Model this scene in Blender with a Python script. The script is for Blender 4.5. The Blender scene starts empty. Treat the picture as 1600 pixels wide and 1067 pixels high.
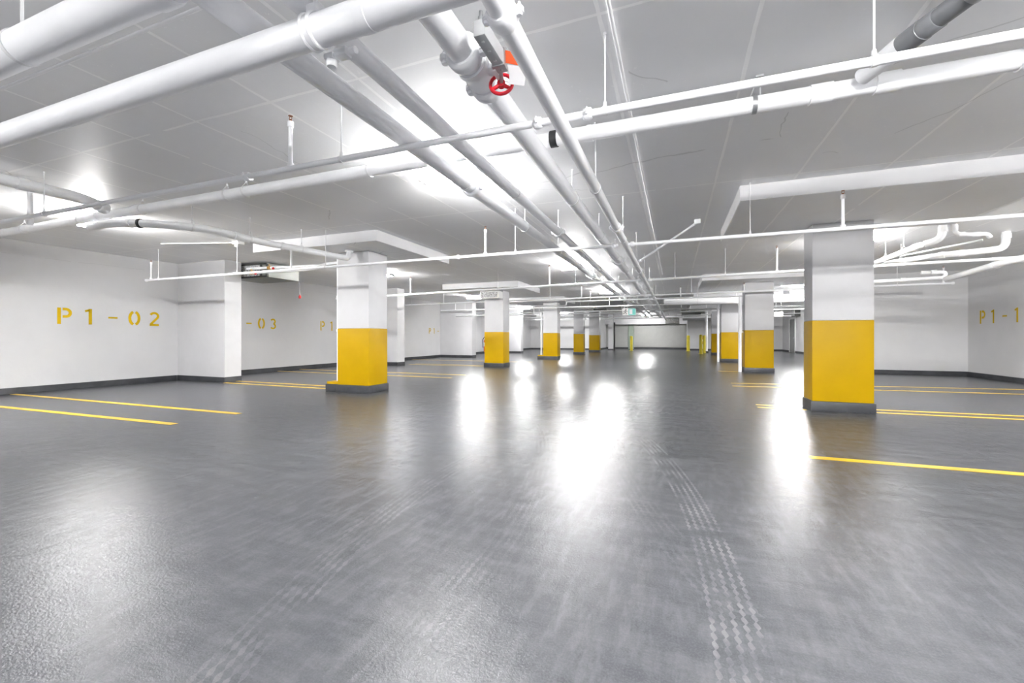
import bpy, bmesh, math, random
from mathutils import Vector, Matrix
random.seed(7)
PI = math.pi
S = bpy.context.scene
COL = S.collection

# ------------------------------------------------------------------ helpers
def link(o):
    COL.objects.link(o)
    return o

def thing(name, label, cat, loc=(0, 0, 0), group=None):
    o = link(bpy.data.objects.new(name, None))
    o.empty_display_size = 0.1
    o.location = loc
    o['label'] = label
    o['category'] = cat
    o['kind'] = 'thing'
    if group:
        o['group'] = group
    return o

def world_loc(o):
    v = Vector((0, 0, 0))
    while o is not None:
        v += o.location
        o = o.parent
    return v

def build(name, bm, m, parent=None, smooth=True, label=None, angle=40):
    """links bm (world coordinates) as one mesh object, origin at parent"""
    if parent is not None:
        bmesh.ops.translate(bm, verts=bm.verts, vec=-world_loc(parent))
    bmesh.ops.recalc_face_normals(bm, faces=bm.faces)
    me = bpy.data.meshes.new(name)
    bm.to_mesh(me)
    bm.free()
    for p in me.polygons:
        p.use_smooth = smooth
    if smooth:
        try:
            me.set_sharp_from_angle(angle=math.radians(angle))
        except Exception:
            pass
    me.materials.append(m)
    o = link(bpy.data.objects.new(name, me))
    if parent is not None:
        o.parent = parent
    if label:
        o['label'] = label
    return o

def tag(o, label, cat, group=None, kind='thing'):
    o['label'] = label
    o['category'] = cat
    o['kind'] = kind
    if group:
        o['group'] = group
    return o

def struct(name, bm, m, smooth=False):
    o = build(name, bm, m, None, smooth)
    o['kind'] = 'structure'
    return o

def nb():
    return bmesh.new()

def box(bm, x0, x1, y0, y1, z0, z1, bev=0.0, seg=2):
    t = bmesh.new()
    vs = [t.verts.new((x, y, z)) for x in (x0, x1) for y in (y0, y1) for z in (z0, z1)]
    for f in ((0, 1, 3, 2), (4, 6, 7, 5), (0, 4, 5, 1), (2, 3, 7, 6), (0, 2, 6, 4), (1, 5, 7, 3)):
        t.faces.new([vs[i] for i in f])
    if bev > 0:
        bmesh.ops.bevel(t, geom=t.edges[:], offset=bev, segments=seg, affect='EDGES', profile=0.6)
    merge(bm, t)
    return bm

def merge(bm, t, mat=None):
    if mat is not None:
        bmesh.ops.transform(t, matrix=mat, verts=t.verts)
    mp = {}
    for v in t.verts:
        mp[v] = bm.verts.new(v.co)
    for f in t.faces:
        try:
            bm.faces.new([mp[v] for v in f.verts])
        except ValueError:
            pass
    t.free()

def fillet(pts, rad, n=6):
    """round the corners of a polyline"""
    pts = [Vector(p) for p in pts]
    if rad <= 0 or len(pts) < 3:
        return pts
    out = [pts[0]]
    for i in range(1, len(pts) - 1):
        a, b, c = pts[i - 1], pts[i], pts[i + 1]
        d1, d2 = (a - b), (c - b)
        l1, l2 = d1.length, d2.length
        r = min(rad, l1 * 0.48, l2 * 0.48)
        p0, p2 = b + d1 / l1 * r, b + d2 / l2 * r
        for k in range(n + 1):
            t = k / n
            out.append((1 - t) ** 2 * p0 + 2 * t * (1 - t) * b + t * t * p2)
    out.append(pts[-1])
    return out

def tube(bm, pts, r, seg=18, bend=0.0, caps=True):
    pts = fillet(pts, bend)
    rs = r if isinstance(r, (list, tuple)) else [r] * len(pts)
    t0 = (pts[1] - pts[0]).normalized()
    up = Vector((0, 0, 1)) if abs(t0.z) < 0.9 else Vector((1, 0, 0))
    nrm = (up - t0 * up.dot(t0)).normalized()
    rings = []
    for i, p in enumerate(pts):
        if i == 0:
            t = t0
        elif i == len(pts) - 1:
            t = (pts[i] - pts[i - 1]).normalized()
        else:
            t = ((pts[i + 1] - pts[i]).normalized() + (pts[i] - pts[i - 1]).normalized()).normalized()
        nrm = (nrm - t * nrm.dot(t)).normalized()
        bn = t.cross(nrm)
        rings.append([bm.verts.new(p + (nrm * math.cos(2 * PI * k / seg) + bn * math.sin(2 * PI * k / seg)) * rs[i]) for k in range(seg)])
    for a, b in zip(rings, rings[1:]):
        for k in range(seg):
            bm.faces.new((a[k], a[(k + 1) % seg], b[(k + 1) % seg], b[k]))
    if caps:
        bm.faces.new(list(reversed(rings[0])))
        bm.faces.new(rings[-1])
    return bm

def lathe_along(bm, p, d, prof, seg=24, caps=True):
    """prof: list of (offset along d, radius)"""
    p, d = Vector(p), Vector(d).normalized()
    up = Vector((0, 0, 1)) if abs(d.z) < 0.9 else Vector((1, 0, 0))
    n = (up - d * up.dot(d)).normalized()
    b = d.cross(n)
    rings = []
    for o, r in prof:
        rings.append([bm.verts.new(p + d * o + (n * math.cos(2 * PI * k / seg) + b * math.sin(2 * PI * k / seg)) * r) for k in range(seg)])
    for a, c in zip(rings, rings[1:]):
        for k in range(seg):
            bm.faces.new((a[k], a[(k + 1) % seg], c[(k + 1) % seg], c[k]))
    if caps:
        bm.faces.new(list(reversed(rings[0])))
        bm.faces.new(rings[-1])
    return bm

def torus(bm, p, d, R, r, seg=32, sub=10, a0=0.0, a1=2 * PI):
    p, d = Vector(p), Vector(d).normalized()
    up = Vector((0, 0, 1)) if abs(d.z) < 0.9 else Vector((1, 0, 0))
    n = (up - d * up.dot(d)).normalized()
    b = d.cross(n)
    full = abs(a1 - a0 - 2 * PI) < 1e-6
    cnt = seg if full else seg + 1
    rings = []
    for i in range(cnt):
        a = a0 + (a1 - a0) * i / seg
        rad = n * math.cos(a) + b * math.sin(a)
        rings.append([bm.verts.new(p + rad * (R + r * math.cos(2 * PI * k / sub)) + d * (r * math.sin(2 * PI * k / sub))) for k in range(sub)])
    prs = list(zip(rings, rings[1:])) + ([(rings[-1], rings[0])] if full else [])
    for a, c in prs:
        for k in range(sub):
            bm.faces.new((a[k], a[(k + 1) % sub], c[(k + 1) % sub], c[k]))
    if not full:
        bm.faces.new(rings[0])
        bm.faces.new(list(reversed(rings[-1])))
    return bm

# ------------------------------------------------------------------ materials
def new_mat(name):
    m = bpy.data.materials.new(name)
    m.use_nodes = True
    nt = m.node_tree
    b = nt.nodes['Principled BSDF']
    return m, nt, b

def srgb(r, g, b):
    f = lambda c: (c / 255 / 12.92) if c <= 10 else ((c / 255 + 0.055) / 1.055) ** 2.4
    return (f(r), f(g), f(b), 1)

def coords(nt):
    t = nt.nodes.new('ShaderNodeNewGeometry')
    return t.outputs['Position']

def noise(nt, vec, scale, detail=4, rough=0.55, stretch=None):
    n = nt.nodes.new('ShaderNodeTexNoise')
    n.inputs['Scale'].default_value = scale
    n.inputs['Detail'].default_value = detail
    n.inputs['Roughness'].default_value = rough
    if stretch:
        mp = nt.nodes.new('ShaderNodeMapping')
        mp.inputs['Scale'].default_value = stretch[:3]
        if len(stretch) > 3:
            mp.inputs['Rotation'].default_value = (0, 0, stretch[3])
        nt.links.new(vec, mp.inputs['Vector'])
        vec = mp.outputs['Vector']
    nt.links.new(vec, n.inputs['Vector'])
    return n.outputs['Fac']

def ramp(nt, fac, stops):
    r = nt.nodes.new('ShaderNodeValToRGB')
    el = r.color_ramp.elements
    while len(el) < len(stops):
        el.new(0.5)
    for e, (p, c) in zip(el, stops):
        e.position = p
        e.color = c if len(c) == 4 else (*c, 1)
    nt.links.new(fac, r.inputs['Fac'])
    return r.outputs['Color']

def mixc(nt, fac, a, b, mode='MIX'):
    m = nt.nodes.new('ShaderNodeMix')
    m.data_type = 'RGBA'
    m.blend_type = mode
    for s, v in ((0, fac), (6, a), (7, b)):
        if isinstance(v, (int, float)):
            m.inputs[s].default_value = v
        elif isinstance(v, tuple):
            m.inputs[s].default_value = v
        else:
            nt.links.new(v, m.inputs[s])
    return m.outputs[2]

def math_(nt, op, a, b=None, c=None):
    m = nt.nodes.new('ShaderNodeMath')
    m.operation = op
    for i, v in enumerate((a, b, c)):
        if v is None:
            continue
        if isinstance(v, (int, float)):
            m.inputs[i].default_value = v
        else:
            nt.links.new(v, m.inputs[i])
    return m.outputs[0]

def bump(nt, b, h, strength, dist=0.01):
    n = nt.nodes.new('ShaderNodeBump')
    n.inputs['Strength'].default_value = strength
    n.inputs['Distance'].default_value = dist
    nt.links.new(h, n.inputs['Height'])
    nt.links.new(n.outputs['Normal'], b.inputs['Normal'])

def paint(name, col, rough=0.4, var=0.04, bumpy=0.0, bscale=40, spec=0.5, metal=0.0):
    m, nt, b = new_mat(name)
    pos = coords(nt)
    n = noise(nt, pos, 3.0, 5)
    lo = tuple(max(0, c * (1 - var)) for c in col[:3]) + (1,)
    hi = tuple(min(1, c * (1 + var)) for c in col[:3]) + (1,)
    c = ramp(nt, n, [(0.35, lo), (0.65, hi)])
    nt.links.new(c, b.inputs['Base Color'])
    b.inputs['Roughness'].default_value = rough
    b.inputs['Specular IOR Level'].default_value = spec
    b.inputs['Metallic'].default_value = metal
    if bumpy:
        bump(nt, b, noise(nt, pos, bscale, 4), bumpy, 0.004)
    return m

M = {}
M['pipe'] = paint('white_pipe_paint', (0.92, 0.925, 0.945, 1), 0.33, 0.02, 0.05, 60)
M['drain'] = paint('white_drain_paint', (0.88, 0.885, 0.90, 1), 0.4, 0.05, 0.15, 30)
M['rod'] = paint('white_rod_paint', (0.80, 0.80, 0.81, 1), 0.4, 0.04)
M['column_white'] = paint('white_column_paint', (0.58, 0.58, 0.595, 1), 0.45, 0.02, 0.15, 12)
M['yellow'] = paint('yellow_column_paint', (0.46, 0.28, 0.0005, 1), 0.45, 0.03, 0.15, 14, 0.15)
M['curb'] = paint('dark_grey_curb_coating', (0.045, 0.048, 0.054, 1), 0.45, 0.25, 0.3, 30)
M['line'] = paint('yellow_line_paint', (0.62, 0.39, 0.01, 1), 0.4, 0.10, 0.2, 60)
M['letter'] = paint('yellow_letter_paint', (0.60, 0.40, 0.003, 1), 0.6, 0.06, 0, 40, 0.2, 0.06)
M['steel'] = paint('galvanised_steel', (0.48, 0.49, 0.50, 1), 0.35, 0.15, 0.1, 40, metal=0.8)
M['greymetal'] = paint('grey_gearbox_enamel', (0.46, 0.47, 0.48, 1), 0.4, 0.06)
M['lampbody'] = paint('grey_lamp_enamel', (0.42, 0.42, 0.38, 1), 0.4, 0.06)
M['red'] = paint('red_enamel', (0.62, 0.008, 0.022, 1), 0.3, 0.05)
M['redpaint'] = paint('red_extinguisher_paint', (0.55, 0.01, 0.01, 1), 0.3, 0.05)
M['orange'] = paint('orange_card', (0.78, 0.12, 0.015, 1), 0.5, 0.08)
M['card'] = paint('white_card', (0.85, 0.85, 0.86, 1), 0.5, 0.02)
M['bronze'] = paint('bronze_brass', (0.24, 0.10, 0.05, 1), 0.4, 0.2, metal=0.6)
M['brass'] = paint('yellow_brass', (0.60, 0.36, 0.12, 1), 0.35, 0.2, metal=0.7)
M['pvc'] = paint('grey_pvc', (0.20, 0.205, 0.22, 1), 0.42, 0.12, 0.1, 30)
M['black'] = paint('black_rubber', (0.02, 0.02, 0.022, 1), 0.5, 0.2)
M['darkbox'] = paint('dark_grey_metal', (0.06, 0.062, 0.06, 1), 0.45, 0.1)
M['heater'] = paint('grey_green_heater_enamel', (0.27, 0.28, 0.26, 1), 0.5, 0.05)
M['door'] = paint('grey_door_paint', (0.28, 0.29, 0.28, 1), 0.45, 0.04)
M['gate'] = paint('light_grey_gate_paint', (0.36, 0.365, 0.355, 1), 0.5, 0.03)
M['green'] = paint('grey_green_paint', (0.22, 0.27, 0.22, 1), 0.5, 0.05)
M['bollard'] = paint('yellow_bollard_paint', (0.72, 0.60, 0.03, 1), 0.4, 0.05)
M['teal'] = paint('teal_sign_face', (0.05, 0.50, 0.45, 1), 0.4, 0.03)
M['plastic'] = paint('white_plastic', (0.82, 0.82, 0.81, 1), 0.4, 0.02)
M['conduit'] = paint('white_conduit_paint', (0.88, 0.88, 0.89, 1), 0.35, 0.02)

def wall_mat():
    m, nt, b = new_mat('white_wall_paint')
    pos = coords(nt)
    n = noise(nt, pos, 1.1, 6)
    c = ramp(nt, n, [(0.3, (0.61, 0.61, 0.62, 1)), (0.7, (0.66, 0.66, 0.67, 1))])
    sp = ramp(nt, noise(nt, pos, 9.0, 3, 0.6, (1, 1, 0.6)), [(0.735, (0, 0, 0, 1)), (0.76, (1, 1, 1, 1))])
    fine = ramp(nt, noise(nt, pos, 40, 2), [(0.55, (0, 0, 0, 1)), (0.75, (1, 1, 1, 1))])
    msk = mixc(nt, 1.0, sp, fine, 'MULTIPLY')
    c = mixc(nt, msk, c, (0.42, 0.42, 0.42, 1))
    # horizontal pour line of the concrete, a third below the ceiling
    sx = nt.nodes.new('ShaderNodeSeparateXYZ')
    nt.links.new(pos, sx.inputs[0])
    wob = noise(nt, pos, 1.5, 4)
    z = math_(nt, 'ADD', sx.outputs[2], math_(nt, 'MULTIPLY', wob, 0.10))
    d = math_(nt, 'ABSOLUTE', math_(nt, 'SUBTRACT', z, 2.87))
    ln = math_(nt, 'LESS_THAN', d, 0.006)
    brk = math_(nt, 'GREATER_THAN', noise(nt, pos, 2.3, 3), 0.49)
    c = mixc(nt, math_(nt, 'MULTIPLY', math_(nt, 'MULTIPLY', ln, brk), 0.45), c, (0.5, 0.5, 0.5, 1))
    nt.links.new(c, b.inputs['Base Color'])
    b.inputs['Roughness'].default_value = 0.5
    bump(nt, b, noise(nt, pos, 18, 5), 0.25, 0.006)
    return m
M['wall'] = wall_mat()

def ceil_mat():
    m, nt, b = new_mat('white_painted_concrete_ceiling')
    pos = coords(nt)
    sx = nt.nodes.new('ShaderNodeSeparateXYZ')
    nt.links.new(pos, sx.inputs[0])
    n = noise(nt, pos, 0.7, 6)
    c = ramp(nt, n, [(0.3, (0.82, 0.823, 0.835, 1)), (0.7, (0.87, 0.873, 0.885, 1))])
    n2 = noise(nt, pos, 5.0, 5, 0.6, (1, 0.35, 1))
    c = mixc(nt, math_(nt, 'MULTIPLY', n2, 0.16), c, (0.80, 0.80, 0.80, 1))
    # board seams along the aisle every 0.905 m, across it every 3.4 m
    wob = math_(nt, 'MULTIPLY', math_(nt, 'SUBTRACT', noise(nt, pos, 1.6, 3), 0.5), 0.03)
    xs = math_(nt, 'ADD', sx.outputs[0], wob)
    fx = math_(nt, 'PINGPONG', math_(nt, 'ADD', xs, 20 * 0.905 - 0.475), 0.4525)
    wv = math_(nt, 'ADD', 0.003, math_(nt, 'MULTIPLY', noise(nt, pos, 3.0, 4), 0.020))
    lx = math_(nt, 'LESS_THAN', fx, wv)
    ys = math_(nt, 'ADD', sx.outputs[1], wob)
    fy = math_(nt, 'PINGPONG', math_(nt, 'ADD', ys, 3.385 * 8 - 2.6), 1.6925)
    ly = math_(nt, 'LESS_THAN', fy, wv)
    keep = math_(nt, 'GREATER_THAN', noise(nt, pos, 0.9, 3), 0.36)
    seam = math_(nt, 'MULTIPLY', math_(nt, 'MAXIMUM', lx, ly), keep)
    c = mixc(nt, math_(nt, 'MULTIPLY', seam, 0.9), c, (1.0, 1.0, 1.0, 1))
    # splashes of paint
    sp = ramp(nt, noise(nt, pos, 24.0, 3, 0.6), [(0.67, (0, 0, 0, 1)), (0.70, (1, 1, 1, 1))])
    msk = ramp(nt, noise(nt, pos, 0.9, 3), [(0.42, (0, 0, 0, 1)), (0.68, (1, 1, 1, 1))])
    sp = mixc(nt, 1.0, sp, msk, 'MULTIPLY')
    c = mixc(nt, sp, c, (0.95, 0.95, 0.95, 1))
    # hairline crack
    v = nt.nodes.new('ShaderNodeTexVoronoi')
    v.feature = 'DISTANCE_TO_EDGE'
    v.inputs['Scale'].default_value = 0.35
    wv3 = nt.nodes.new('ShaderNodeTexNoise')
    wv3.inputs['Scale'].default_value = 2.5
    nt.links.new(pos, wv3.inputs['Vector'])
    vm = nt.nodes.new('ShaderNodeVectorMath')
    vm.operation = 'MULTIPLY_ADD'
    nt.links.new(wv3.outputs['Color'], vm.inputs[0])
    vm.inputs[1].default_value = (0.35, 0.35, 0)
    nt.links.new(pos, vm.inputs[2])
    nt.links.new(vm.outputs[0], v.inputs['Vector'])
    crk = math_(nt, 'LESS_THAN', v.outputs['Distance'], 0.0016)
    c = mixc(nt, math_(nt, 'MULTIPLY', math_(nt, 'MULTIPLY', crk, 0.35), math_(nt, 'GREATER_THAN', noise(nt, pos, 0.35, 2), 0.56)), c, (0.35, 0.35, 0.35, 1))
    nt.links.new(c, b.inputs['Base Color'])
    b.inputs['Roughness'].default_value = 0.48
    b.inputs['Specular IOR Level'].default_value = 0.5
    h = math_(nt, 'ADD', math_(nt, 'MULTIPLY', seam, 0.8), noise(nt, pos, 14, 6, 0.6, (1, 0.25, 1)))
    bump(nt, b, h, 0.35, 0.006)
    return m
M['ceiling'] = ceil_mat()

def floor_mat():
    m, nt, b = new_mat('grey_epoxy_floor_coating')
    pos = coords(nt)
    sx = nt.nodes.new('ShaderNodeSeparateXYZ')
    nt.links.new(pos, sx.inputs[0])
    X, Y = sx.outputs[0], sx.outputs[1]
    n = noise(nt, pos, 0.45, 6)
    c = ramp(nt, n, [(0.3, (0.052, 0.055, 0.062, 1)), (0.7, (0.070, 0.073, 0.081, 1))])
    # broom drag marks and pale dust scuffs
    drag = noise(nt, pos, 5.0, 9, 0.70, (0.5, 1.7, 1, 0.45))
    c = mixc(nt, ramp(nt, drag, [(0.40, (0, 0, 0, 1)), (0.85, (0.34, 0.34, 0.34, 1))]), c, (0.15, 0.153, 0.162, 1))
    drag2 = noise(nt, pos, 6.0, 9, 0.68, (2.6, 0.6, 1, -0.35))
    drag3 = noise(nt, pos, 4.5, 9, 0.68, (0.7, 2.2, 1, 0.45))
    area = ramp(nt, noise(nt, pos, 0.6, 4), [(0.38, (0, 0, 0, 1)), (0.72, (1, 1, 1, 1))])
    both = mixc(nt, area, drag2, drag3)
    c = mixc(nt, ramp(nt, both, [(0.47, (0, 0, 0, 1)), (0.85, (0.7, 0.7, 0.7, 1))]), c, (0.17, 0.173, 0.182, 1))
    grain = noise(nt, pos, 120, 2, 0.6)
    c = mixc(nt, ramp(nt, grain, [(0.45, (0, 0, 0, 1)), (0.75, (0.35, 0.35, 0.35, 1))]), c, (0.125, 0.126, 0.133, 1))
    # dusty tyre tracks: each a band round a circle
    def track(cx, cy, r0, width, y0, y1, tread, strength):
        nonlocal c
        dx = math_(nt, 'SUBTRACT', X, cx)
        dy = math_(nt, 'SUBTRACT', Y, cy)
        rr = math_(nt, 'SQRT', math_(nt, 'ADD', math_(nt, 'MULTIPLY', dx, dx), math_(nt, 'MULTIPLY', dy, dy)))
        q = math_(nt, 'SUBTRACT', rr, r0)
        inside = math_(nt, 'MULTIPLY', math_(nt, 'GREATER_THAN', q, 0.0), math_(nt, 'LESS_THAN', q, width))
        ang = math_(nt, 'MULTIPLY', math_(nt, 'ARCTAN2', dy, dx), r0)
        rib = math_(nt, 'SINE', math_(nt, 'MULTIPLY', q, 2 * PI / 0.042))
        blk = math_(nt, 'SINE', math_(nt, 'ADD', math_(nt, 'MULTIPLY', ang, 2 * PI / tread), math_(nt, 'MULTIPLY', q, 60)))
        pat = math_(nt, 'GREATER_THAN', math_(nt, 'ADD', rib, math_(nt, 'MULTIPLY', blk, 0.6)), 0.35)
        rng = math_(nt, 'MULTIPLY', math_(nt, 'GREATER_THAN', Y, y0), math_(nt, 'LESS_THAN', Y, y1))
        wear = ramp(nt, noise(nt, pos, 4.5, 5), [(0.38, (0, 0, 0, 1)), (0.75, (1, 1, 1, 1))])
        f = math_(nt, 'MULTIPLY', math_(nt, 'MULTIPLY', inside, pat), math_(nt, 'MULTIPLY', rng, strength))
        f = math_(nt, 'MULTIPLY', f, wear)
        c = mixc(nt, f, c, (0.24, 0.24, 0.25, 1))
    track(-9.75, 1.7, 9.88, 0.20, 0.4, 5.0, 0.05, 0.62)
    track(-9.75, 1.7, 8.75, 0.19, 0.8, 6.5, 0.05, 0.20)
    track(4.9, 3.2, 6.62, 0.20, 0.8, 5.5, 0.06, 0.30)
    track(9.5, 6.5, 10.2, 0.19, 2.0, 9.0, 0.05, 0.18)
    nt.links.new(c, b.inputs['Base Color'])
    ro = ramp(nt, drag, [(0.3, (0.2, 0.2, 0.2, 1)), (0.7, (0.255, 0.255, 0.255, 1))])
    nt.links.new(ro, b.inputs['Roughness'])
    b.inputs['Specular IOR Level'].default_value = 0.12
    g1 = noise(nt, pos, 190, 2, 0.5)
    g2 = noise(nt, pos, 75, 3, 0.55)
    g3 = noise(nt, pos, 1.2, 4, 0.5)
    h = math_(nt, 'ADD', math_(nt, 'ADD', math_(nt, 'MULTIPLY', g1, 0.5), g2), math_(nt, 'MULTIPLY', g3, 2.0))
    bump(nt, b, h, 0.30, 0.006)
    return m
M['floor'] = floor_mat()

def grille_mat():
    m, nt, b = new_mat('heater_grille_mesh')
    pos = coords(nt)
    v = nt.nodes.new('ShaderNodeTexVoronoi')
    v.inputs['Scale'].default_value = 28
    nt.links.new(pos, v.inputs['Vector'])
    c = ramp(nt, v.outputs['Distance'], [(0.25, (0.12, 0.12, 0.12, 1)), (0.6, (0.55, 0.55, 0.56, 1))])
    nt.links.new(c, b.inputs['Base Color'])
    b.inputs['Roughness'].default_value = 0.5
    return m
M['grille'] = grille_mat()

def emit_mat(name, col, s):
    m = bpy.data.materials.new(name)
    m.use_nodes = True
    nt = m.node_tree
    nt.nodes.clear()
    e = nt.nodes.new('ShaderNodeEmission')
    e.inputs['Color'].default_value = col
    e.inputs['Strength'].default_value = s
    o = nt.nodes.new('ShaderNodeOutputMaterial')
    nt.links.new(e.outputs[0], o.inputs['Surface'])
    return m
LAMP = 170.0
M['tube'] = emit_mat('lit_fluorescent_tube', (1.0, 0.99, 0.975, 1), LAMP)

# ------------------------------------------------------------------ setting
ZC = 3.10           # ceiling
XL, XR = -12.45, 8.05
YB, YF = -6.5, 41.6
b = nb(); box(b, XL - .3, XR + .3, YB - .3, YF + .3, -0.2, 0.0); struct('floor', b, M['floor'])
b = nb(); box(b, XL - .3, XR + .3, YB - .3, YF + .3, ZC, ZC + 0.10); struct('ceiling', b, M['ceiling'])
b = nb(); box(b, XL - .3, XL, YB, 37.5, 0, ZC); struct('wall_left', b, M['wall'])
b = nb(); box(b, XR, XR + .3, YB, 39.9, 0, ZC); struct('wall_right', b, M['wall'])
b = nb(); box(b, XL - .3, XR + .3, YB - .3, YB, 0, ZC); struct('wall_rear', b, M['wall'])
b = nb(); box(b, 5.2, XR, 16.5, 20.2, 0, ZC); struct('wall_stair_block', b, M['wall'])
b = nb(); box(b, XL - .3, -6.2, 37.5, 37.8, 0, ZC); box(b, -6.5, -6.2, 37.8, YF, 0, ZC); struct('wall_back_left', b, M['wall'])
b = nb(); box(b, -6.5, 1.3, YF, YF + .3, 0, ZC); struct('wall_back', b, M['gate'])
b = nb(); box(b, 1.0, XR + .3, 39.6, 39.9, 0, ZC); box(b, 1.0, 1.3, 39.9, YF, 0, ZC); struct('wall_back_right', b, M['wall'])
# curbs along the walls (dark coating)
cw, ch = 0.05, 0.125
b = nb()
yy = YB
PIL = [(7.5, 7.95, -10.65), (14.35, 14.85, -10.4), (21.2, 21.7, -10.45), (28.2, 28.7, -10.1)]
for y0, y1, xe in PIL:
    box(b, XL, XL + cw, yy, y0 - cw, 0, ch, .008)
    box(b, XL, xe + cw * .4, y0 - cw * .4, y0, 0, ch, .008)
    box(b, xe, xe + cw * .4, y0, y1, 0, ch, .008)
    yy = y1
box(b, XL, XL + cw, yy, 37.5, 0, ch, .008)
struct('baseboard_left', b, M['curb'])
b = nb(); box(b, XR - cw, XR, YB, 16.5, 0, ch, .008); box(b, XR - cw, XR, 20.2, 35.6, 0, ch, .008); box(b, XR - cw, XR, 37.4, 39.6, 0, ch, .008)
struct('baseboard_right', b, M['curb'])
b = nb(); box(b, 5.2 - cw, XR - cw, 16.5 - cw, 16.5, 0, ch, .008); box(b, 5.2 - cw, 5.2, 16.5, 20.2, 0, ch, .008)
struct('baseboard_stair_block', b, M['curb'])
b = nb(); box(b, XL + cw, -6.2, 37.5 - cw, 37.5, 0, ch); box(b, -6.2, -6.2 + cw, 37.5, YF, 0, ch); box(b, -6.2, 1.0, YF - cw, YF, 0, .16); box(b, 1.0 - cw, XR - cw, 39.6 - cw, 39.6, 0, ch)
struct('baseboard_back', b, M['curb'])
# wall piers of the left wall
for y0, y1, xe in PIL:
    b = nb(); box(b, XL, xe, y0, y1, 0, ZC, 0.006); struct('wall_pier', b, M['column_white'])
# beam and header at the far end
b = nb(); box(b, -6.2, 1.0, 40.9, YF, 2.30, ZC); struct('ceiling_header', b, M['column_white'])
b = nb(); box(b, 0.6, 4.9, 35.5, 39.6, 2.55, ZC); struct('ceiling_bulkhead', b, M['column_white'])
# thickened slab squares round the columns
def drop(x0, x1, y0, y1):
    b = nb(); box(b, x0, x1, y0, y1, 2.90, ZC, 0.006); struct('ceiling_drop_panel', b, M['ceiling'])
    b = nb()
    e = 0.004
    box(b, x0 - e, x1 + e, y0 - e, y0, 2.905, ZC - .002); box(b, x1, x1 + e, y0, y1, 2.905, ZC - .002)
    box(b, x0 - e, x0, y0, y1, 2.905, ZC - .002); box(b, x0 - e, x1 + e, y1, y1 + e, 2.905, ZC - .002)
    struct('trim_drop_panel_edge', b, M['column_white'])
for d in ((-8.2, -5.08, 6.38, 9.05), (0.79, 4.15, 6.2, 8.65), (-8.1, -5.1, 13.95, 16.5), (0.8, 4.2, 14.6, 17.0),
          (-8.0, -5.0, 20.2, 22.6), (0.8, 4.2, 20.6, 23.0), (-7.7, -4.8, 26.8, 29.2), (0.9, 4.2, 28.6, 31.0)):
    drop(*d)

# far openings
b = nb(); box(b, XR - .03, XR - .001, 35.75, 37.25, 0.02, 2.42, .004)
d = struct('door_1', b, M['door'])
b = nb(); box(b, XR - .05, XR - .0005, 35.65, 35.75, 0, 2.5, .004); box(b, XR - .05, XR - .0005, 37.25, 37.35, 0, 2.5, .004); box(b, XR - .05, XR - .0005, 35.65, 37.35, 2.42, 2.5, .004)
build('door_frame', b, M['plastic'], d, False)
b = nb(); lathe_along(b, (XR - .032, 35.9, 1.05), (-1, 0, 0), [(0, .03), (.03, .03), (.035, .05), (.06, .05)], 14); build('door_handle', b, M['steel'], d)
b = nb(); box(b, -3.45, 0.9, YF - .05, YF - .005, .18, 2.24, .004)
for k in range(7):
    box(b, -3.45, 0.9, YF - .056, YF - .05, .18 + .29 * k + .01, .18 + .29 * (k + 1) - .01, .004)
struct('door_2', b, M['gate'])
b = nb(); box(b, -4.10, -3.60, YF - .12, YF - .005, 0, 2.30, .004); struct('trim_gate_post', b, M['green'])

# ------------------------------------------------------------------ columns
def column(label, x0, x1, y0, y1, top, group, ext=None, ztop=2.90, band0=0.15):
    t = thing('concrete_column', label, 'column', ((x0 + x1) / 2, (y0 + y1) / 2, 0), group)
    b = nb(); box(b, x0, x1, y0, y1, top, ztop - .001, .012); build('white_shaft', b, M['column_white'], t, True, None, 30)
    b = nb(); box(b, x0 - .002, x1 + .002, y0 - .002, y1 + .002, band0, top, .012)
    if ext:
        box(b, x0 - ext, x0, y0 + .03, y0 + .38, band0, band0 + .05, .008)
    build('yellow_band', b, M['yellow'], t, True, 'yellow painted lower half', 30)
    b = nb(); box(b, x0 - .022, x1 + .022, y0 - .022, y1 + .022, 0, band0, .012)
    if ext:
        box(b, x0 - ext - .02, x0, y0 + .01, y0 + .40, 0, band0, .012)
    build('base_curb', b, M['curb'], t, True, 'dark grey curb', 30)
    return t
GL, GR = 'yellow banded columns left of the aisle', 'yellow banded columns right of the aisle'
column('nearest column of the left row, yellow below, with a standpipe on its curb', -6.60, -5.80, 7.05, 7.65, 1.32, GL, .32)
column('second column of the left row, yellow below, with a red extinguisher beside it', -6.80, -6.03, 14.87, 15.50, 1.33, GL)
column('third column of the left row, yellow lower half and a thin standpipe at its left', -6.35, -5.60, 21.15, 21.75, 1.34, GL, .30)
column('fourth column of the left row, yellow lower half, between third column and last column', -6.20, -5.55, 27.55, 28.1, 1.33, GL)
column('last and smallest yellow banded column of the left row', -6.02, -5.26, 32.0, 32.6, 1.27, GL, None, ZC)
column('big white column with yellow lower half, nearest of the right row', 2.0, 2.78, 7.88, 8.35, 1.40, GR)
column('second column of the right row, yellow below, standing behind the big one', 2.12, 2.93, 15.6, 16.2, 1.36, GR)
column('third column of the right row, shaded with darker yellow, partly behind the second', 1.97, 2.86, 21.5, 22.1, 1.35, GR)
column('last column of the right row, narrow, yellow below, next to a thin white post', 2.17, 2.75, 29.7, 30.2, 1.34, GR)

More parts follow.
